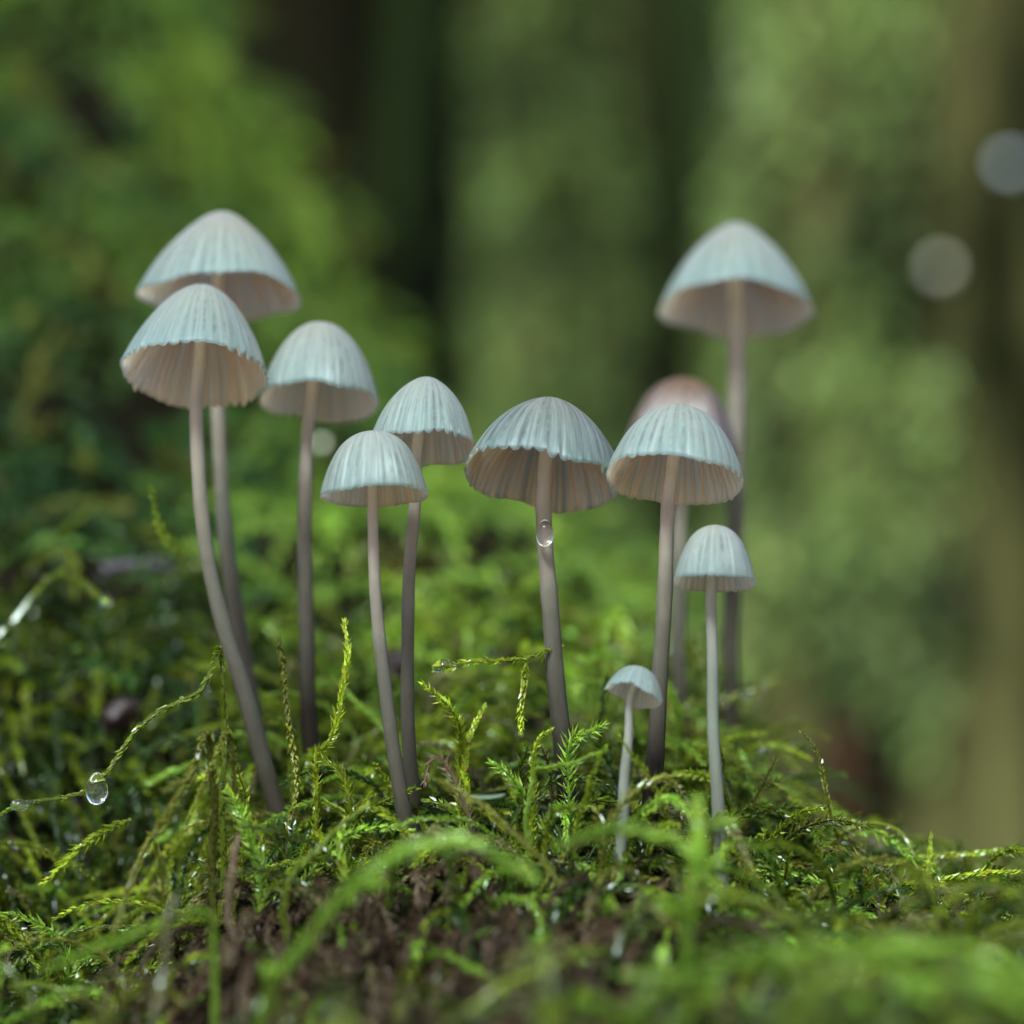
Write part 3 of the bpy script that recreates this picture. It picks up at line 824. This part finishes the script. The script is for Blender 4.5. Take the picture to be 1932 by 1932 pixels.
G2 = (GREEN + YELLOW) / 2
hero('long wet moss shoot slanting from the curved mushroom stem down past a big water drop', [(420, 1248, .402), (385, 1300, .40), (300, 1345, .40), (235, 1405, .40), (185, 1475, .40), (120, 1500, .40), (50, 1515, .398), (-20, 1545, .396)], G2, L=.0010, spread=.35, rad=.00035, seed=1)
hero('feathery moss shoot tip hanging below the wet slanting shoot', [(245, 1545, .398), (200, 1565, .396), (140, 1610, .395), (78, 1665, .394)], YELLOW, seed=2, root_to_soil=False)
hero('upright feathery moss shoot standing alone over a grey twig', [(372, 1100, .470), (345, 1050, .452), (318, 1020, .436), (296, 975, .427), (285, 918, .422)], G2, L=.0009, W=.0004, spread=.8, rad=.00015, seed=3, root_to_soil=False)
hero('thin moss shoot hanging straight down beside the curved mushroom stem', [(528, 1200, .408), (536, 1290, .403), (550, 1400, .40), (556, 1480, .398), (540, 1560, .396)], OLIVE, L=.0010, seed=4, root_to_soil=False)
hero('zigzag leafy moss shoot leaning between the two darkest stems', [(595, 1445, .400), (620, 1400, .399), (640, 1340, .40), (657, 1250, .402), (650, 1170, .406)], YELLOW, L=.0012, seed=5)
hero('level moss shoot ending in a water drop beside the ragged mushroom stem', [(1062, 1222, .404), (1000, 1240, .402), (930, 1247, .40), (870, 1250, .398), (820, 1262, .397)], YELLOW, L=.0011, spacing=.00028, branches=0, seed=6, root_to_soil=False)
hero('short moss side shoot hanging from the level shoot by the ragged mushroom', [(992, 1246, .402), (990, 1290, .40), (986, 1340, .40), (984, 1385, .399)], YELLOW, L=.0010, seed=7, root_to_soil=False)
hero('fan tipped moss shoot spreading pointed leaves right of the ragged mushroom stem', [(1075, 1410, .398), (1105, 1385, .396), (1140, 1365, .395)], LIME, L=.0019, W=.0004, spread=.8, seed=8)
hero('bright pale moss shoot crossing in front of the ragged mushroom stem', [(1000, 1480, .390), (1035, 1450, .388), (1085, 1438, .386), (1145, 1418, .385)], LIME, L=.0008, spread=.4, rad=.00035, seed=9)
hero('small hooked moss shoot just left of the ragged mushroom stem', [(1003, 1470, .395), (1008, 1425, .395), (1020, 1390, .395), (1040, 1378, .395)], YELLOW, L=.0009, seed=10)
hero('nodding moss shoot with drooping leaf tip beside the paired stems', [(868, 1420, .404), (862, 1370, .402), (838, 1325, .40), (800, 1292, .399)], YELLOW, L=.0014, spread=.7, seed=11)
hero('slim upright moss shoot in the gap between paired stems and ragged mushroom', [(880, 1520, .40), (878, 1450, .402), (885, 1390, .404), (920, 1330, .408)], YELLOW, L=.0009, seed=12)
hero('curled moss shoot with leafy crest rising near the small pale leaf scrap', [(1005, 1535, .397), (985, 1500, .396), (950, 1455, .395), (925, 1440, .395)], LIME, L=.0015, W=.0004, spread=.7, seed=13)
hero('leafy moss shoot pair climbing beside the paired mushroom stems', [(660, 1560, .397), (655, 1500, .397), (640, 1450, .398), (610, 1430, .398)], G2, L=.0016, spread=.8, seed=14)
hero('thick blurred moss arch over the hollow of brown moss', [(500, 1900, .335), (590, 1760, .335), (680, 1660, .335), (770, 1600, .337), (880, 1590, .34), (965, 1640, .343)], LIME, L=.0017, W=.0007, spacing=.00014, rad=.0004, branches=6, blen=.006, seed=15)
hero('blurred moss arch below the tiny mushroom button', [(1050, 1600, .352), (1120, 1575, .35), (1200, 1570, .35), (1290, 1600, .35), (1360, 1680, .35)], LIME, L=.0016, W=.0007, rad=.0004, seed=16, root_to_soil=False)
hero('straight leafy moss shoot slanting before the foot of the curved mushroom stem', [(540, 1680, .375), (600, 1600, .378), (640, 1560, .38), (695, 1520, .382)], G2, L=.0009, rad=.0003, seed=17)
hero('blurred upright moss shoot in front of the thin grey stem foot', [(1290, 1860, .34), (1300, 1720, .34), (1315, 1600, .342), (1318, 1510, .345)], LIME, L=.0018, W=.0007, rad=.0004, branches=4, blen=.005, seed=18)
hero('moss shoot beaded with drops running down the right shoulder of the mound', [(1340, 1440, .42), (1420, 1462, .42), (1500, 1510, .42), (1535, 1570, .415), (1550, 1620, .41)], YELLOW, L=.0011, rad=.0003, seed=19)
hero('second arching moss shoot under the beaded one on the right shoulder', [(1375, 1470, .425), (1440, 1500, .43), (1520, 1520, .43), (1575, 1550, .432)], OLIVE, L=.0012, rad=.0003, seed=20)
hero('smooth hoop of moss looping over on the right crest', [(1545, 1620, .415), (1580, 1575, .415), (1640, 1556, .415), (1695, 1572, .415), (1735, 1622, .413)], YELLOW * .9, L=.0006, spread=.3, rad=.0004, seed=21)
hero('lone upright moss shoot sticking up from the right crest', [(1790, 1830, .385), (1765, 1740, .388), (1750, 1660, .39), (1755, 1572, .392)], YELLOW, L=.0008, spread=.35, rad=.0003, seed=22)
hero('long flat moss shoot lying along the top of the right crest', [(1460, 1700, .405), (1560, 1665, .408), (1680, 1630, .412), (1800, 1612, .415), (1960, 1606, .42)], YELLOW, L=.0009, rad=.0003, seed=23)
hero('moss shoot lying level in the middle of the right crest', [(1500, 1725, .395), (1600, 1700, .398), (1720, 1672, .40), (1840, 1650, .402), (1960, 1645, .405)], YELLOW, L=.0011, rad=.0003, seed=24)
hero('bushy moss shoot with side sprays on the right crest', [(1380, 1740, .39), (1480, 1720, .39), (1560, 1712, .392), (1625, 1715, .393)], LIME, L=.0012, branches=5, blen=.006, seed=25)
hero('fine hanging moss sprig below the bushy right crest shoot', [(1655, 1690, .395), (1662, 1730, .394), (1675, 1780, .393), (1690, 1815, .392)], STRAW, L=.0010, W=.0002, spread=.7, seed=26, root_to_soil=False)
hero('short hooked moss sprig hanging over the dark hollow on the right', [(1780, 1750, .395), (1755, 1770, .394), (1735, 1800, .393), (1728, 1840, .392)], STRAW, L=.0009, W=.0002, seed=27, root_to_soil=False)
hero('fat blurred moss branch sweeping across the lower right', [(1210, 1900, .31), (1350, 1830, .308), (1500, 1795, .306), (1650, 1785, .306), (1800, 1795, .306), (1980, 1850, .306)], LIME * .95, L=.0018, W=.0007, spacing=.00012, rad=.0006, branches=12, blen=.009, seed=28)
hero('second fat blurred moss branch under the sweeping one at lower right', [(1500, 1990, .30), (1620, 1900, .298), (1750, 1860, .298), (1900, 1860, .298), (2010, 1900, .298)], LIME * .95, L=.0018, W=.0007, spacing=.00012, rad=.0006, branches=12, blen=.009, seed=29)
hero('yellowish blurred moss branch rising over the front hollow', [(830, 1960, .325), (920, 1880, .328), (1000, 1840, .33), (1060, 1810, .332), (1120, 1790, .335)], YELLOW * 1.1, L=.0009, spread=.35, rad=.0005, seed=30)
hero('blurred yellow moss branch reaching out at lower left', [(400, 1735, .355), (300, 1750, .35), (200, 1785, .345), (75, 1830, .34)], LIME, L=.0010, rad=.0004, seed=31)
hero('pale moss branch hanging vertically in front of the brown moss at left', [(330, 1690, .352), (315, 1780, .348), (300, 1870, .345), (290, 1960, .342)], STRAW * .8, L=.0010, rad=.0004, seed=32, root_to_soil=False)
hero('blurred moss shoot strung with drops pointing up beside the thin grey stem', [(1290, 1345, .44), (1350, 1330, .442), (1410, 1308, .445), (1470, 1290, .447)], OLIVE, L=.0010, rad=.0003, seed=33)
hero('pale blurred wet moss branch leaning on the left bank', [(-20, 1250, .445), (30, 1170, .447), (75, 1110, .45), (130, 1065, .455)], G2, L=.0012, rad=.0007, spread=.4, seed=34)
hero('small moss branch with a drop at its tip on the left bank', [(100, 1085, .452), (150, 1095, .449), (200, 1135, .445)], G2, L=.0010, rad=.0003, seed=35, root_to_soil=False)
hero('grey brown old moss stem standing in front of the worn moss at left', [(440, 1790, .368), (432, 1700, .37), (440, 1620, .373), (452, 1580, .376)], BROWN * 1.3, L=.0010, rad=.0004, seed=36, mat=M_DEAD)
hero('withered brown moss tuft at the foot of the paired stems', [(900, 1590, .390), (870, 1510, .392), (840, 1440, .393), (815, 1430, .394), (800, 1480, .393)], BROWN * 1.3, L=.0016, W=.00022, spread=.8, seed=37, mat=M_DEAD)
hero('old moss shoot sloping down the left front with bristly leaves', [(400, 1400, .392), (370, 1450, .388), (330, 1510, .384), (280, 1590, .38), (240, 1680, .376), (215, 1760, .372)], OLIVE, L=.0012, rad=.0004, seed=38)
hero('thin bristly moss shoot beside the sloping old shoot at left', [(440, 1400, .392), (400, 1450, .388), (370, 1510, .386), (345, 1570, .384)], OLIVE, L=.0008, rad=.0002, seed=39)
hero('fluffy bright moss tip under the foot of the curved stem', [(490, 1640, .388), (470, 1580, .388), (450, 1530, .388), (425, 1490, .388)], LIME, L=.0018, W=.0004, spread=.9, seed=40)

# ------------------------------------------------------------------ water drops
def drop(label, px, py, d, rpx, sx=1.0, sy=1.0, seed=0):
    u, w_ = 20, 14
    th = np.linspace(0, np.pi, w_ + 1)[1:-1]; ph = np.linspace(0, 2 * np.pi, u, endpoint=False)
    r = rpx * PX * d
    z = np.cos(th)[:, None] * np.ones(u)
    prof = np.sin(th) * (1 - .12 * np.cos(th))
    v = np.stack([prof[:, None] * np.cos(ph) * sx, prof[:, None] * np.sin(ph) * sx, z * sy], -1).reshape(-1, 3) * r
    v = np.vstack([v, [0, 0, r * sy], [0, 0, -r * sy]])
    i, j = np.meshgrid(np.arange(w_ - 2), np.arange(u), indexing='ij'); j2 = (j + 1) % u
    f4 = np.stack([i * u + j, (i + 1) * u + j, (i + 1) * u + j2, i * u + j2], -1).reshape(-1, 4)
    n = len(v); l = (w_ - 2) * u
    f3 = np.array([(n - 2, q, (q + 1) % u) for q in range(u)] + [(n - 1, l + (q + 1) % u, l + q) for q in range(u)])
    o = obj('water_drop', mesh_from('water_drop', v, [f4, f3], M_WATER), loc=P(px, py, d))
    tag(o, label, 'water drop', 'water drops on the moss and stems')
    return o
drop('clear water drop clinging to the ragged mushroom stem under its cap', 1028, 1006, .4022, 18, .92, 1.45)
drop('big water drop caught in the wet slanting moss shoot at left', 183, 1488, .398, 26, .8, 1.2)
drop('small water drop on the outer end of the wet slanting shoot', 36, 1519, .396, 14, 1.2, .8)
drop('water drop at the end of the level moss shoot', 838, 1257, .396, 17, 1.4, .75)
for k, (x, y, d, r_) in enumerate([(1365, 1326, .441, 10), (1405, 1310, .443, 9), (1440, 1298, .445, 10), (200, 1133, .443, 12)]):
    drop(['bead of water low on the blurred strung moss shoot', 'bead of water midway on the blurred strung moss shoot', 'bead of water near the tip of the blurred strung moss shoot', 'water drop at the tip of the small left bank branch'][k], x, y, d, r_)

rgd = np.random.default_rng(77)
for key, n_, r_ in (('moss shoot beaded with drops running down the right shoulder of the mound', 9, 6), ('long wet moss shoot slanting from the curved mushroom stem down past a big water drop', 7, 7),
                    ('pale blurred wet moss branch leaning on the left bank', 5, 9), ('bushy moss shoot with side sprays on the right crest', 4, 6), ('thick blurred moss arch over the hollow of brown moss', 4, 7)):
    pth = PATHS[key]; short = {'m': 'tiny water bead on the beaded moss shoot of the right shoulder', 'l': 'tiny water bead on the wet slanting moss shoot at left', 'p': 'tiny water bead on the pale wet branch of the left bank', 'b': 'tiny water bead on the bushy right crest shoot', 't': 'tiny water bead on the thick blurred moss arch'}[key[0]]
    for q in range(n_):
        o = drop(short, 966, 966, .4, r_ * rgd.uniform(.6, 1.3), 1, rgd.uniform(.8, 1.1))
        o.location = Vector(pth[int(len(pth) * (.2 + .75 * (q + rgd.uniform(0, .8)) / n_)) % len(pth)] + np.array([0, -.0005, rgd.uniform(-.0003, .0005)]))
        o['group'] = short.replace('tiny water bead', 'tiny water beads')
# ------------------------------------------------------------------ small litter
def blob(name, mat, loc, rx, ry, rz, rot=(0, 0, 0), seed=0, rough=.12):
    u, w_ = 18, 12
    th = np.linspace(0, np.pi, w_ + 1)[1:-1]; ph = np.linspace(0, 2 * np.pi, u, endpoint=False)
    v = np.stack([np.sin(th)[:, None] * np.cos(ph), np.sin(th)[:, None] * np.sin(ph), np.cos(th)[:, None] * np.ones(u)], -1).reshape(-1, 3)
    v = np.vstack([v, [0, 0, 1], [0, 0, -1]])
    v = v * (1 + rough * noise3(v + seed, .9))[:, None] * np.array([rx, ry, rz])
    i, j = np.meshgrid(np.arange(w_ - 2), np.arange(u), indexing='ij'); j2 = (j + 1) % u
    f4 = np.stack([i * u + j, (i + 1) * u + j, (i + 1) * u + j2, i * u + j2], -1).reshape(-1, 4)
    n = len(v); l = (w_ - 2) * u
    f3 = np.array([(n - 2, q, (q + 1) % u) for q in range(u)] + [(n - 1, l + (q + 1) % u, l + q) for q in range(u)])
    o = obj(name, mesh_from(name, v, [f4, f3], mat), loc=loc); o.rotation_euler = rot
    return o
tag(blob('bud', M_BUD, P(225, 1352, .452), .0022, .0020, .0026, (0, .5, 0), 2, .45), 'dark red bud lying deep in the moss at left', 'bud')
tag(blob('bud', M_BUD, P(742, 1262, .468), .0022, .002, .0030, (0, .3, 0), 5, .45), 'dark bud seen between the paired mushroom stems', 'bud')
tp = smooth_path([P(190, 1078, .488), P(225, 1070, .49), (P(260, 1066, .49)), P(330, 1075, .495)], 20)
tv, tf = tube(tp - tp[0], .0009 * np.linspace(1.2, .6, 20) * (1 + .15 * np.sin(np.arange(20) * 1.9)), 8)
tag(obj('twig', mesh_from('twig', tv, tf, M_TWIG), loc=tp[0]), 'short grey twig lying on the moss under the lone upright shoot', 'twig')
def scrap(label, px, py, d, lx, ly, mat, rot, name='leaf_scrap'):
    n = 10; x = np.linspace(-1, 1, n); wv = np.sqrt(np.clip(1 - x ** 2, 0, 1)) * (1 - .25 * x)
    top = np.stack([np.stack([x * lx, k * wv * ly, .18 * ly * (k ** 2) * 2 + .12 * lx * x ** 2], -1) for k in (-1, 0, 1)], 1)
    bot = top - np.array([0, 0, .06 * ly])
    v = np.concatenate([top.reshape(-1, 3), bot.reshape(-1, 3)]); m = n * 3
    f = []
    for i in range(n - 1):
        for k in range(2):
            a = i * 3 + k
            f += [(a, a + 3, a + 4, a + 1), (m + a, m + a + 1, m + a + 4, m + a + 3)]
        a = i * 3
        f += [(a, m + a, m + a + 3, a + 3), (a + 2, a + 5, m + a + 5, m + a + 2)]
    o = obj(name, mesh_from(name, v, np.array(f), mat), loc=P(px, py, d)); o.rotation_euler = rot
    return tag(o, label, 'leaf')
scrap('small pale leaf scrap lying before the paired mushroom stems', 918, 1508, .385, .0022, .0008, M_SEED, (.3, -.05, .2))



# ------------------------------------------------------------------ trees behind
from mathutils.bvhtree import BVHTree
root_bvh = {}
def tree(label, px, d, wpx, mat, moss_cover, moss_cols, height, lean, flutes, seed, crown_r, crown_h, tuft=(.010, .03), ntuft=2200, moss_fn=None):
    rg = np.random.default_rng(900 + seed)
    c = P(px, 966, d); x0, y0 = c[0], c[1]
    rad = wpx * PX * d / 2
    z0 = float(floor_z(np.array(x0), np.array(y0))) - .05
    root = empty('tree', (x0, y0, z0)); tag(root, label, 'tree', 'mossy trees behind the mound')
    zs = np.concatenate([np.linspace(0, 1.1, 70), np.linspace(1.1, height, 24)[1:]])
    na = 64; ph = np.linspace(0, 2 * np.pi, na, endpoint=False)
    Z, PH = np.meshgrid(zs, ph, indexing='ij')
    q = np.stack([np.cos(PH), np.sin(PH), Z / rad * .10], -1)
    rr = rad * (1 + .35 * np.exp(-Z / .12)) * (1 - .55 * Z / height) * (1 + flutes * noise3(q + seed, .55) + .05 * noise3(q * 3 + seed, .5))
    cx = lean[0] * Z + .22 * rad * np.sin(Z * 2.2 + seed); cy = lean[1] * Z
    v = np.stack([cx + rr * np.cos(PH), cy + rr * np.sin(PH), Z], -1)
    nz_ = len(zs); i, j = np.meshgrid(np.arange(nz_ - 1), np.arange(na), indexing='ij'); j2 = (j + 1) % na
    f = np.stack([i * na + j, i * na + j2, (i + 1) * na + j2, (i + 1) * na + j], -1).reshape(-1, 4)
    obj('trunk', mesh_from('trunk', v.reshape(-1, 3), f, mat), root)
    root_bvh[label] = BVHTree.FromPolygons([tuple(q + np.array([x0, y0, z0])) for q in v.reshape(-1, 3)], [tuple(map(int, q)) for q in f])
    # moss tufts hanging on the part of the trunk near the ground
    if ntuft > 400:
        B = Batch(); k = 0
        nidx = np.arange(70)
        for _ in range(ntuft):
            a = rg.integers(0, na); zi_ = rg.uniform(.1, 1.05); iz = int(zi_ / 1.1 * 69)
            p = v[iz, a] ; nrm = np.array([np.cos(ph[a]), np.sin(ph[a]), 0])
            if nrm[1] > .5: continue
            cov = moss_cover + .8 * noise3(p * np.array([1, 1, .22]) + seed, rad * .45) 
            if moss_fn: cov += moss_fn(nrm, zi_)
            if cov < rg.uniform(0, .6): continue
            kk = np.clip(.52 + 1.1 * noise3(p * np.array([1, 1, .16]) + 7, rad * .32) + rg.normal(0, .15), 0, 1)
            col = (np.asarray(moss_cols[0]) * (1 - kk) + np.asarray(moss_cols[1]) * kk) * rg.uniform(.75, 1.25)
            ln = rg.uniform(*tuft); x = np.linspace(0, 1, 5)[:, None]
            side = cross(nrm, [0, 0, 1.0]) * rg.normal(0, .4)
            path = p - nrm * .002 + ln * ((nrm * .55 + side) * x * (1 - .45 * x) + np.array([0, 0, -.9]) * x ** 1.5 + np.array([0, 0, .25]) * x * (1 - x))
            B.add(*leaves(path, rg, .012, .0060, .0036, .6, col, .2, rows=3))
        mo = obj('moss', B.mesh('moss', M_TREEMOSS), root); mo['kind'] = 'stuff'
    # limbs and crown above; out of view, made dense to shade the background
    B = Batch(); LB = Batch()
    for k in range(9):
        hz = height * rg.uniform(.45, .95); a = rg.uniform(0, 2 * np.pi)
        p0 = np.array([lean[0] * hz, lean[1] * hz, hz]); dr = np.array([np.cos(a), np.sin(a), .35]) * crown_r * rg.uniform(.6, 1)
        x = np.linspace(0, 1, 7)[:, None]
        pa = p0 + dr * x + np.array([0, 0, .15 * crown_r]) * np.sin(x * 3)
        tv, tf = tube(pa, rad * .22 * np.linspace(1, .25, 7), 6); B.add(tv, tf, (.05, .04, .03))
    limb = obj('limb', mesh_from('limb', np.concatenate(B.v), np.concatenate(B.f4), mat), root)
    nl = 7000
    u3 = unit(rg.normal(size=(nl, 3))) * rg.uniform(.35, 1, (nl, 1)) ** .6
    cen = np.array([lean[0] * height, lean[1] * height, height * .82]) + u3 * np.array([crown_r, crown_r, crown_h])
    cl = noise3(cen, .45); cen = cen[cl > -.35]
    nl = len(cen)
    n1 = unit(rg.normal(size=(nl, 3)) * [1, 1, .6]); n2 = unit(cross(n1, rg.normal(size=(nl, 3))))
    sz = rg.uniform(.05, .10, (nl, 1))
    lv = np.stack([cen - n1 * sz, cen + n2 * sz * .5, cen + n1 * sz, cen - n2 * sz * .5], 1).reshape(-1, 3)
    kq = np.arange(nl)[:, None] * 4
    col = np.repeat(np.array([.045, .085, .02]) * rg.uniform(.6, 1.4, (nl, 1)), 4, 0)
    LB.add(lv, kq + [0, 1, 2, 3], col)
    cr = obj('crown', LB.mesh('crown', M_CROWN), root); cr['kind'] = 'stuff'
    return root

YG, DG = (.29, .36, .11), (.045, .06, .018)
tree('thick trunk hung with yellow green moss right behind the tall cone capped mushroom', 1715, 1.25, 690, M_BARKL, .55, (DG, YG), 3.6, (.0, .06), .34, 1, 1.5, .9,
     ntuft=13000, moss_fn=lambda n, z: -1.25 * min(1, max(0, (n[0] + .14) / .25)) + .25 * max(0, -n[0]) - 1.2 * max(0, .46 - z) / .2)
tree('slim green mossy trunk behind the striped and ragged mushrooms', 1080, 1.75, 230, M_BARKL, .42, ((.05, .07, .02), (.24, .32, .09)), 3.8, (-.01, .05), .48, 2, 1.4, .9, tuft=(.005, .028), ntuft=6000)
tree('bare dark brown trunk behind the gap over the white bell mushrooms', 575, 2.1, 330, M_BARK, -.5, ((.04, .05, .02), (.06, .08, .02)), 4.2, (.01, .04), .12, 3, 1.6, 1.0, ntuft=300)
tree('dark far trunk deep in the wood between mossy and bare trunks', 1335, 2.9, 190, M_BARKL, .9, ((.035, .05, .016), (.09, .12, .035)), 4.5, (-.07, .02), .12, 4, 1.7, 1.1, ntuft=2600)
tree('black trunk put in for the dark gap beside the bare brown trunk', 735, 2.5, 260, M_DARKGAP, .0, ((.03, .05, .015), (.06, .09, .02)), 4.5, (.06, .02), .12, 5, 1.7, 1.1, ntuft=0)

def patch(label, px, py, d, rpx, mat, on=None):  # small pale knob put in for a bright out-of-focus disc
    loc = P(px, py, d)
    if on:
        hit = root_bvh[on].ray_cast(Vector(CAM), Vector(unit(P(px, py, 1.0) - CAM)))[0]
        if hit is not None: loc = np.array(hit) - FWD * .006; d = float((loc - CAM) @ FWD)
    o = blob('glint_knob', mat, loc, rpx * PX * d, rpx * PX * d * .8, rpx * PX * d, (0, 0, 0), px, .15)
    return tag(o, label, 'glint_knob')
BIG = 'thick trunk hung with yellow green moss right behind the tall cone capped mushroom'
patch('pale tan knob standing in for a blurred glint before the thick mossy trunk', 1770, 510, 1.08, 15, M_LICHEN, BIG)
patch('bluish white knob standing in for a blurred glint before the thick mossy trunk', 1900, 315, 1.08, 15, M_GLINTB, BIG)
patch('pale speck standing in for a blurred drop glint on the bank moss behind the stems', 608, 838, .56, 9, M_LICHEN)
# rotten stub behind the crest
sb = P(1585, 1400, 1.0); sz0 = FLOOR_Z - .02
sp = smooth_path([np.array([sb[0] + .004, sb[1] - .01, sz0]), np.array([sb[0], sb[1], (sz0 + sb[2]) / 2]), sb, sb + np.array([-.003, 0, .006])], 24)
sv, sf = tube(sp - sp[0], .0105 * np.r_[np.linspace(1.5, 1, 20), .9, .7, .4, .05] * (1 + .12 * np.sin(np.arange(24) * 1.3)), 14)
sv += .0015 * noise3(sv, .01)[:, None] * np.array([1, 1, 0])
tag(obj('stub', mesh_from('stub', sv, sf, M_RUST), loc=sp[0]), 'rotten rust red stub of wood behind the right crest', 'stump')
